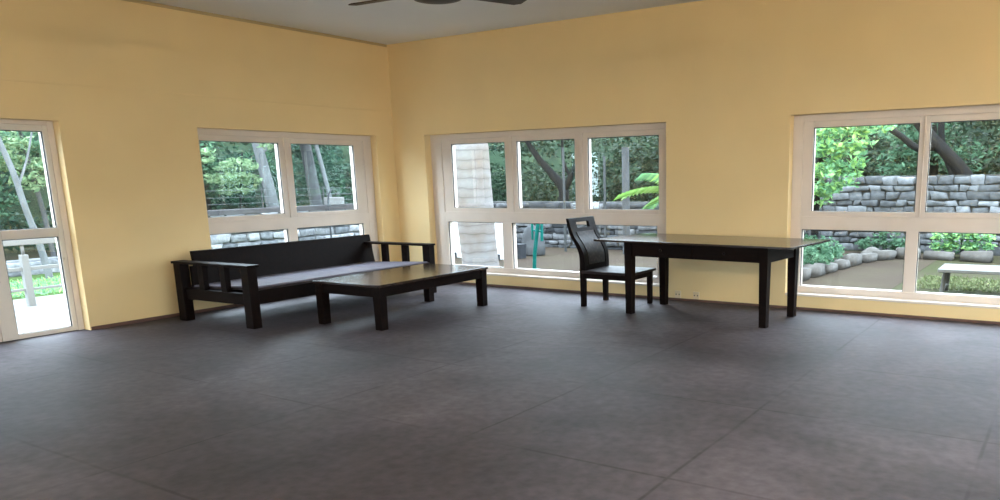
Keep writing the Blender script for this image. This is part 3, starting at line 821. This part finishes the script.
tree('feathery_tree', 'feathery mid green tree behind the pale trunk in the left window', (-10.4, 3.4, GZ), [(-10.4, 3.4, GZ), (-10.4, 3.4, 1.4), (-10.4, 3.5, 3)], [.13, .1, .06],
     rblobs(9, (-10.9, -9.6, 1.8, 5.2, 1.5, 3.2), (.4, .75), rnd), 2400, 'leaf_mid', 'bark', (.1, .22), 28)

# trees beyond the corner window
def ytree():
    b = (-2.6, 8.2, GZ)
    return tree('forked_tree', 'dark forked tree in the middle sash of the corner window', b, [(-2.62, 8.2, GZ), (-2.62, 8.2, .75), (-2.6, 8.2, 1.2), (-2.95, 8.2, 1.6), (-3.4, 8.2, 2.05), (-3.9, 8.2, 2.7)], [.17, .14, .13, .10, .08, .05],
         rblobs(10, (-4.6, -1.0, 7.8, 9.4, 2.2, 3.8), (.4, .75), rnd), 2600, 'leaf_dusk', 'bark', (.1, .24), 31,
         limbs=[([(-2.6, 8.2, 1.15), (-2.35, 8.2, 1.5), (-2.1, 8.2, 1.95), (-1.8, 8.2, 2.6)], .10, .05), ([(-2.35, 8.2, 1.5), (-2.5, 8.1, 1.9), (-2.45, 8.0, 2.5)], .05, .03)])
ytree()
tree('leaning_tree', 'dark leaning tree rising behind the tall stone wall', (7.0, 9.6, GZ), [(7.0, 9.6, GZ), (6.95, 9.6, .9), (6.72, 9.6, 1.42), (6.35, 9.6, 1.85), (6.02, 9.6, 2.2), (5.65, 9.6, 2.65), (5.3, 9.6, 3.4)], [.2, .17, .14, .13, .12, .11, .08],
     rblobs(11, (3.8, 8.2, 9.4, 11.2, 2.5, 4.4), (.45, .85), rnd), 2600, 'leaf_mid', 'bark', (.1, .22), 32,
     limbs=[([(6.1, 9.6, 2.05), (5.75, 9.55, 2.0), (5.35, 9.5, 2.3), (4.9, 9.4, 2.6)], .09, .05), ([(6.55, 9.7, 1.1), (6.45, 9.7, 1.5), (6.2, 9.7, 2.1), (6.15, 9.7, 2.9)], .10, .06)])
tree('drooping_tree', 'light green tree with drooping sprays beyond the desk\'s far end', (4.55, 6.2, GZ), [(4.55, 6.2, GZ), (4.55, 6.2, 1.0), (4.65, 6.1, 2.0), (4.8, 6.0, 3.0)], [.08, .07, .055, .03],
     [(4.95, 5.9, 2.25, .65, .5, .13), (5.15, 5.8, 2.05, .55, .5, .10), (4.85, 5.7, 1.9, .5, .5, .10), (5.2, 5.7, 1.72, .40, .4, .11), (4.8, 5.7, 1.58, .5, .5, .10), (5.1, 5.6, 1.42, .42, .4, .10),
      (4.8, 5.6, 1.25, .40, .4, .10), (4.7, 6.3, 2.7, .9, .8, .4), (5.5, 5.9, 2.3, .5, .4, .08), (4.6, 5.9, 1.1, .35, .4, .12)], 3400, 'leaf_light', 'bark', (.09, .20), 33, droop=.5)
tree('bushy_tree', 'mid green leafy tree showing above the stone wall, left of the leaning trunk', (5.9, 10.8, GZ), [(5.9, 10.8, GZ), (5.9, 10.8, 1.6), (5.8, 10.8, 3)], [.12, .1, .06],
     rblobs(9, (4.6, 6.6, 10.4, 11.2, 1.5, 2.9), (.4, .7), rnd), 2400, 'leaf_mid', 'bark', (.1, .2), 34)
tree('frond_tree', 'teal green tree with feathery sprays above the bench at right', (8.9, 10.0, GZ), [(8.9, 10.0, GZ), (8.9, 10, 1.6), (8.8, 10, 3.0)], [.12, .1, .06],
     rblobs(12, (7.6, 9.8, 9.6, 10.4, 1.75, 3.0), (.35, .6), rnd), 3000, 'leaf_mid', 'bark', (.1, .22), 35, droop=.5)

# ringed palm trunk and its crown (crown out of view above the window)
def palm():
    b = (-.78, 2.6, GZ); r = empty('palm_tree', b)
    tag(r, 'stout pale ringed palm trunk right outside the corner window', 'palm tree')
    m = MB(); m.tube([(.115, 0, 0), (.09, 0, .25), (.06, 0, .6), (.035, 0, 1.0), (.0, 0, 1.5), (-.03, 0, 2.2), (-.07, 0, 3.4), (-.1, 0, 4.0)], [.345, .335, .335, .35, .35, .35, .28, .2], 28)
    m.build('trunk', 'palm', r)
    g = random.Random(8)
    for k in range(9):
        a = 2 * PI * k / 9 + g.uniform(-.2, .2); L = g.uniform(1.5, 2.0)
        f = MB(); pts = [(math.cos(a) * L * t - .1, math.sin(a) * L * t, 4.0 + .9 * t - 1.5 * t * t) for t in np.linspace(0, 1, 9)]
        f.tube(pts, list(np.linspace(.03, .008, 9)), 5)
        for i in range(1, 9):
            for s in (-1, 1):
                for dd in (0, .5):
                    t = (i - dd) / 8; P0 = Vector((math.cos(a) * L * t - .1, math.sin(a) * L * t, 4.0 + .9 * t - 1.5 * t * t))
                    side = Vector((-math.sin(a), math.cos(a), 0)) * s; fw = Vector((math.cos(a), math.sin(a), 0))
                    tip = P0 + side * .42 + fw * .2 - Vector((0, 0, .22)); mid = P0 + side * .2 + fw * .12 - Vector((0, 0, .04))
                    f.add([P0, mid + fw * .03, tip, mid - fw * .03], [(0, 1, 2, 3)])
        f.build('frond', 'leaf_mid', r)
palm()

# young palm whose frond crosses the right sash of the corner window
def young_palm():
    b = (3.95, 2.1, GZ); r = empty('young_palm', b)
    tag(r, 'young palm with bright green frond reaching across the corner window\'s right sash', 'palm')
    MB().tube([(0, 0, 0), (.01, 0, .7), (.0, 0, 1.45)], [.05, .045, .035], 10).build('stem', 'bark', r)
    for a, L, up, dr, mt in ((PI, 1.15, .30, .36, 'leaf_frond'), (PI * .93, 1.0, .1, .5, 'leaf_light'), (.3, 1.0, .3, .5, 'leaf_light'), (PI * .5, .9, .3, .5, 'leaf_light'), (-.9, .8, .4, .6, 'leaf_light'), (PI * 1.05, .7, .55, .3, 'leaf_light')):
        f = MB(); fn = lambda t: Vector((math.cos(a) * L * t, math.sin(a) * L * t, 1.43 + up * t - dr * t * t))
        ts = np.linspace(0, 1, 9); f.tube([fn(t) for t in ts], list(np.linspace(.014, .004, 9)), 5)
        for t in np.linspace(.3, 1, 13):
            for s in (-1, 1):
                P0 = fn(t); side = Vector((-math.sin(a), math.cos(a), 0)) * s; fw = Vector((math.cos(a), math.sin(a), 0))
                tip = P0 + side * .20 * (1.15 - t * .5) + fw * .22 - Vector((0, 0, .10)); mid = P0 + side * .09 + fw * .10 + Vector((0, 0, .0))
                f.add([P0, mid + fw * .02 + Vector((0, 0, .012)), tip, mid - fw * .025], [(0, 1, 2), (0, 2, 3)])
        f.build('frond', mt, r)
young_palm()

# ------------------------------------------------------------------ outdoors: things
# railing on the patio
def railing():
    r = empty('railing', (-3.6, -3.5, GZ)); tag(r, 'white painted railing at the patio edge outside the door', 'railing')
    for y in (-2.4, 0, 2.1):
        m = MB(); m.box((-.045, y - .045, 0), (.045, y + .045, .72), .01); m.lathe([(.02, .72), (.02, .86)], 10, (0, y, 0)); m.build('post', 'white_rail', r)
    m = MB(); m.box((-.035, -2.6, .85), (.035, 2.2, .93), .01); m.build('top_rail', 'white_rail', r)
    m = MB()
    for a, b in ((-2.355, -.045), (.045, 2.055)): m.box((-.02, a, .50), (.02, b, .55), .006)
    m.build('lower_rail', 'white_rail', r)
    m = MB()
    for a, b in ((-2.355, -.045), (.045, 2.055)): m.box((-.015, a, .22), (.015, b, .255), .005)
    m.build('bottom_rail', 'white_rail', r)
railing()

# wire fence above the pale wall
r = empty('wire_fence', (-7.75, 1.3, GZ)); tag(r, 'thin wire fence with grey posts along the pale stone wall', 'fence')
for i in range(5):
    y = .1 + 1.75 * i
    MB().tube([(0, y, 1.051), (0, y, 1.52)], .018, 8).build('post', 'metal_grey', r)
for z in (1.17, 1.31, 1.47):
    MB().tube([(.02, .0, z), (.02, 7.3, z)], .006, 6).build('wire', 'wire', r)

# curved lamp and white box by the pale wall
r = empty('garden_lamp', (-7.25, 4.62, GZ)); tag(r, 'thin dark garden lamp with curved neck at the end of the pale wall', 'lamp')
MB().tube([(0, 0, 0), (0, 0, 1.15), (0, .03, 1.32), (0, .14, 1.44), (0, .26, 1.42), (0, .30, 1.36)], .02, 8).build('lamp_post', 'box_dark', r)
MB().lathe([(.015, .06), (.05, .03), (.065, 0), (.06, -.01), (.01, -.01)], 16, (0, .30, 1.31)).build('lamp_shade', 'metal_grey', r)
o = MB().box((-7.7, 4.85, .811 + .09), (-7.45, 5.3, 1.09), .02).build('meter_box', 'bench'); tag(o, 'small white box standing on the pale wall beside the lamp', 'box')
o.location.z = 0

# teal pipe stand
r = empty('pipe_stand', (.40, 2.85, GZ)); tag(r, 'teal painted pipe stand outside the corner window', 'stand')
MB().tube([(-.02, 0, 0), (.0, 0, .3), (.10, 0, .87)], .035, 12).build('main_pipe', 'teal', r)
MB().tube([(-.05, .02, .55), (-.05, .02, .9)], .022, 10).build('side_pipe', 'teal', r)
MB().tube([(.155, .02, .53), (.165, .02, .9)], .026, 10).build('side_pipe', 'teal', r)
MB().tube([(-.05, .02, .72), (.16, .02, .70)], .016, 8).build('cross_pipe', 'teal', r)
MB().lathe([(.10, 0), (.10, .015), (.04, .03)], 16, (-.02, 0, 0)).build('foot_plate', 'teal', r)

# boulder and box near the parapet end
def boulder(name, c, rad, mat, label, seed, group=None, cat='stone'):
    bm = bmesh.new(); bmesh.ops.create_icosphere(bm, subdivisions=3, radius=1)
    g = random.Random(seed); k = [Vector((g.uniform(-1, 1), g.uniform(-1, 1), g.uniform(-1, 1))) for _ in range(7)]
    for v in bm.verts:
        d = v.co.normalized(); s = 1 + sum(.10 * math.sin(3 * d.dot(q) + i) for i, q in enumerate(k)) * .6
        v.co = Vector((d.x * rad[0] * s, d.y * rad[1] * s, max(-.35, d.z * s) * rad[2]))
    o = MB().frombm(bm, True).build(name, mat, None, (c[0], c[1], c[2] + .35 * rad[2])); tag(o, label, cat, group); return o
boulder('boulder', (-1.22, 5.0, GZ), (.26, .24, .50), 'boulder', 'rounded grey boulder just right of the white parapet', 3)
r = empty('storage_crate', (-1.14, 4.35, GZ)); tag(r, 'small dark grey crate in front of the boulder', 'crate')
MB().box((-.13, -.1, 0), (.13, .1, .27), .012).build('body', 'box_dark', r); MB().box((-.14, -.11, .27), (.14, .11, .305), .008).build('lid', 'box_dark', r)
for x, lab in ((-2.62, 'dark flat block at the foot of the white parapet, left of the palm'), (-1.45, 'dark flat block at the foot of the white parapet, right of the palm')):
    o = MB().box((-.2, -.09, 0), (.2, .09, .13), .012).build('block', 'box_dark', None, (x, 3.8, GZ)); tag(o, lab, 'block', 'dark blocks at the parapet foot')
# posts behind the corner window
for (x, y, h, rr, mt, lab) in ((-1.07, 6.0, 2.3, .03, 'metal_grey', 'thin pale metal pole in the middle sash of the corner window'), (.52, 6.0, 2.25, .085, 'bark_grey', 'thick grey wooden post in the right sash of the corner window'), (-.25, 6.4, 2.1, .03, 'metal_grey', 'thin pale metal pole left of the thick grey post')):
    o = MB().tube([(0, 0, 0), (0, 0, h * .5), (0, 0, h)], [rr, rr * .97, rr * .94], 12).build('garden_post', mt, None, (x, y, GZ)); tag(o, lab, 'post')

# garden bench
r = empty('garden_bench', (7.78, 2.95, GZ), math.radians(1)); tag(r, 'white plank bench on splayed grey legs outside the garden window', 'bench')
MB().box((-.52, -.36, .33), (.60, .36, .375), .008).build('seat', 'bench', r)
for sx, xx in ((-1, -.44), (1, .40)):
    for sy in (-1, 1):
        MB().tube([(xx + sx * .03, sy * .27, 0), (xx, sy * .17, .33)], .03, 8).build('leg', 'bench_leg', r)
    MB().tube([(xx + sx * .012, -.24, .10), (xx + sx * .012, .24, .10)], .016, 8).build('stretcher', 'bench_leg', r)

# border stones along the bed
path = spline([(5.12, 3.2), (5.2, 4.2), (5.32, 5.4), (5.5, 6.5), (5.95, 7.25), (6.7, 7.35), (7.5, 7.2), (8.4, 7.05), (9.4, 7.0)], 12)
dist = 0; nxt = .15; cnt = 0; g = random.Random(17)
ords = ['first', 'second', 'third', 'fourth', 'fifth', 'sixth', 'seventh', 'eighth', 'ninth', 'tenth', 'eleventh', 'twelfth', 'thirteenth', 'fourteenth', 'fifteenth', 'sixteenth', 'seventeenth', 'eighteenth', 'nineteenth', 'twentieth']
for p, q in zip(path[:-1], path[1:]):
    dist += float(np.linalg.norm(q - p))
    if dist > nxt and cnt < 18:
        L = g.uniform(.34, .52); a = math.atan2(q[1] - p[1], q[0] - p[0])
        bm = bmesh.new(); bmesh.ops.create_cube(bm, size=1)
        hh = g.uniform(.13, .22)
        for v in bm.verts: v.co = Vector((v.co.x * L + g.uniform(-.03, .03), v.co.y * g.uniform(.2, .26), (v.co.z + .5) * hh + (g.uniform(-.03, .02) if v.co.z > 0 else 0)))
        bmesh.ops.bevel(bm, geom=bm.edges[:], offset=.016, segments=2, affect='EDGES')
        o = MB().frombm(bm, True).build('border_stone', 'kerb', None, (q[0], q[1], GZ), a)
        tag(o, '%s pale border stone along the garden bed, counted from the desk end' % ords[cnt], 'stone', 'border stones of the garden bed'); cnt += 1
        nxt = dist + L + g.uniform(.07, .14)
o = boulder('rock', (5.35, 7.35, GZ), (.20, .15, .14), 'kerb', 'flat pale rock lying behind the border stones below the drooping tree', 9)

# low plants
def plant(name, label, c, blobs, n, mat, size, seed, cat='plant', stems=True):
    r = empty(name, c); tag(r, label, cat)
    V, F = leaf_cloud(n, clumps(blobs, .3), size, seed, 0., .5); leaf_obj('foliage', V, F, mat, r)
    m = MB()
    for bx in blobs[:6]: m.tube([(bx[0] * .3, bx[1] * .3, 0), (bx[0] * .7, bx[1] * .7, bx[2] * .6), (bx[0], bx[1], bx[2])], [.012, .009, .005], 6)
    m.build('stem', 'bark', r)
plant('ground_cover', 'spreading green ground cover in the bed behind the desk', (4.75, 4.8, GZ), [(.05 + .25 * ((i * 7) % 5 - 2) * .5, -1.3 + .45 * i, .20 + .05 * (i % 3), .35, .4, .20) for i in range(7)], 2600, 'leaf_mid', (.06, .13), 51)
plant('bush', 'round leafy green bush behind the white bench', (6.95, 7.75, GZ), [(0, 0, .38, .42, .35, .22), (-.3, 0, .30, .25, .25, .16), (.32, 0, .32, .28, .25, .18), (.0, .1, .55, .28, .25, .12)], 1300, 'leaf_light', (.07, .15), 52, 'bush')
plant('bed_plant', 'small dark green plant against the stone wall left of the mullion', (5.55, 8.1, GZ), [(-.1, 0, .3, .3, .2, .16), (.2, 0, .22, .25, .2, .14), (-.45, 0, .2, .25, .2, .14)], 700, 'leaf_mid', (.06, .14), 53)
V, F = leaf_cloud(2600, lambda g_, n: np.stack([g_.uniform(6.8, 9.6, n), g_.uniform(3.2, 4.6, n), np.full(n, GZ + .03)], 1), (.06, .13), 54, -.9, .2)
tag(leaf_obj('grass', V, F, 'leaf_grass'), 'patchy bright grass around the garden bench', 'grass', kind='stuff')
V, F = leaf_cloud(6000, lambda g_, n: np.stack([g_.uniform(-6.7, -4.6, n), g_.uniform(-5.5, 1.5, n), np.full(n, GZ + .04)], 1), (.08, .16), 55, -.9, .2)
tag(leaf_obj('grass', V, F, 'leaf_light'), 'mown grass blades on the lawn beyond the railing', 'grass', kind='stuff')

# ------------------------------------------------------------------ light
wd = bpy.data.worlds.new('sky'); SC.world = wd; wd.use_nodes = True
nt = wd.node_tree; bg = nt.nodes['Background']
tc = N(nt, 'ShaderNodeTexCoord'); sx = N(nt, 'ShaderNodeSeparateXYZ'); nt.links.new(tc.outputs['Generated'], sx.inputs[0])
mr = N(nt, 'ShaderNodeMapRange'); mr.inputs['From Min'].default_value = -.1; mr.inputs['From Max'].default_value = 1
nt.links.new(sx.outputs['Z'], mr.inputs['Value'])
nt.links.new(ramp(nt, mr.outputs[0], [(0, (.60, .70, .82)), (.3, (.77, .90, 1.06)), (1, (.86, 1.0, 1.20))]), bg.inputs['Color'])
bg.inputs['Strength'].default_value = 6.0

def portal(loc, rot, sx_, sy_):
    l = bpy.data.lights.new('daylight_portal', 'AREA'); l.shape = 'RECTANGLE'; l.size = sx_; l.size_y = sy_; l.cycles.is_portal = True
    o = bpy.data.objects.new('daylight_portal', l); COL.objects.link(o); o.location = loc; o.rotation_euler = rot
zc, hh = (S + T) / 2, T - S
# a portal lamp shines along its local -Z: point it into the room
portal(((W2[0] + W2[1]) / 2, .23, zc), (-PI / 2, 0, 0), W2[1] - W2[0], hh)
portal(((W3[0] + W3[1]) / 2, .23, zc), (-PI / 2, 0, 0), W3[1] - W3[0], hh)
portal((-.23, (W1[0] + W1[1]) / 2, zc), (0, -PI / 2, 0), hh, W1[1] - W1[0])
portal((-.23, (D1[0] + D1[1]) / 2, T / 2), (0, -PI / 2, 0), T, D1[1] - D1[0])
portal((RX + .23, (W4[0] + W4[1]) / 2, zc), (0, PI / 2, 0), hh, W4[1] - W4[0])
portal(((W5[0] + W5[1]) / 2, RY - .23, zc), (PI / 2, 0, 0), W5[1] - W5[0], hh)
portal(((D2[0] + D2[1]) / 2, RY - .23, T / 2), (PI / 2, 0, 0), D2[1] - D2[0], T)



# ------------------------------------------------------------------ camera
cam = bpy.data.cameras.new('camera'); co = bpy.data.objects.new('camera', cam); COL.objects.link(co); SC.camera = co
f, yaw, pitch, roll, px, py = 766.5877, .5404, .2009, .0152, 612.2315, 332.8037
fw = Vector((-math.sin(yaw) * math.cos(pitch), math.cos(yaw) * math.cos(pitch), -math.sin(pitch)))
rt = Vector((math.cos(yaw), math.sin(yaw), 0)); dn = fw.cross(rt)
c, s = math.cos(roll), math.sin(roll)
r2 = rt * c + dn * s; d2 = -rt * s + dn * c
Rm = Matrix((r2, -d2, -fw)).transposed().to_4x4()
co.matrix_world = Matrix.Translation((8.7713, -8.4049, 1.5)) @ Rm
cam.sensor_fit = 'HORIZONTAL'; cam.sensor_width = 36; cam.lens = f * 36 / 1000
cam.shift_x = (500 - px) / 1000; cam.shift_y = (py - 250) / 1000
cam.clip_start = .05; cam.clip_end = 200

SC.view_settings.view_transform = 'Standard'; SC.view_settings.look = 'None'
SC.view_settings.gamma = 1; SC.view_settings.use_curve_mapping = False
SC.view_settings.exposure = 1.54
cy = SC.cycles
cy.max_bounces = 14; cy.diffuse_bounces = 8; cy.glossy_bounces = 5; cy.transparent_max_bounces = 24; cy.transmission_bounces = 6
cy.use_denoising = True; cy.sample_clamp_indirect = 8; cy.caustics_reflective = False
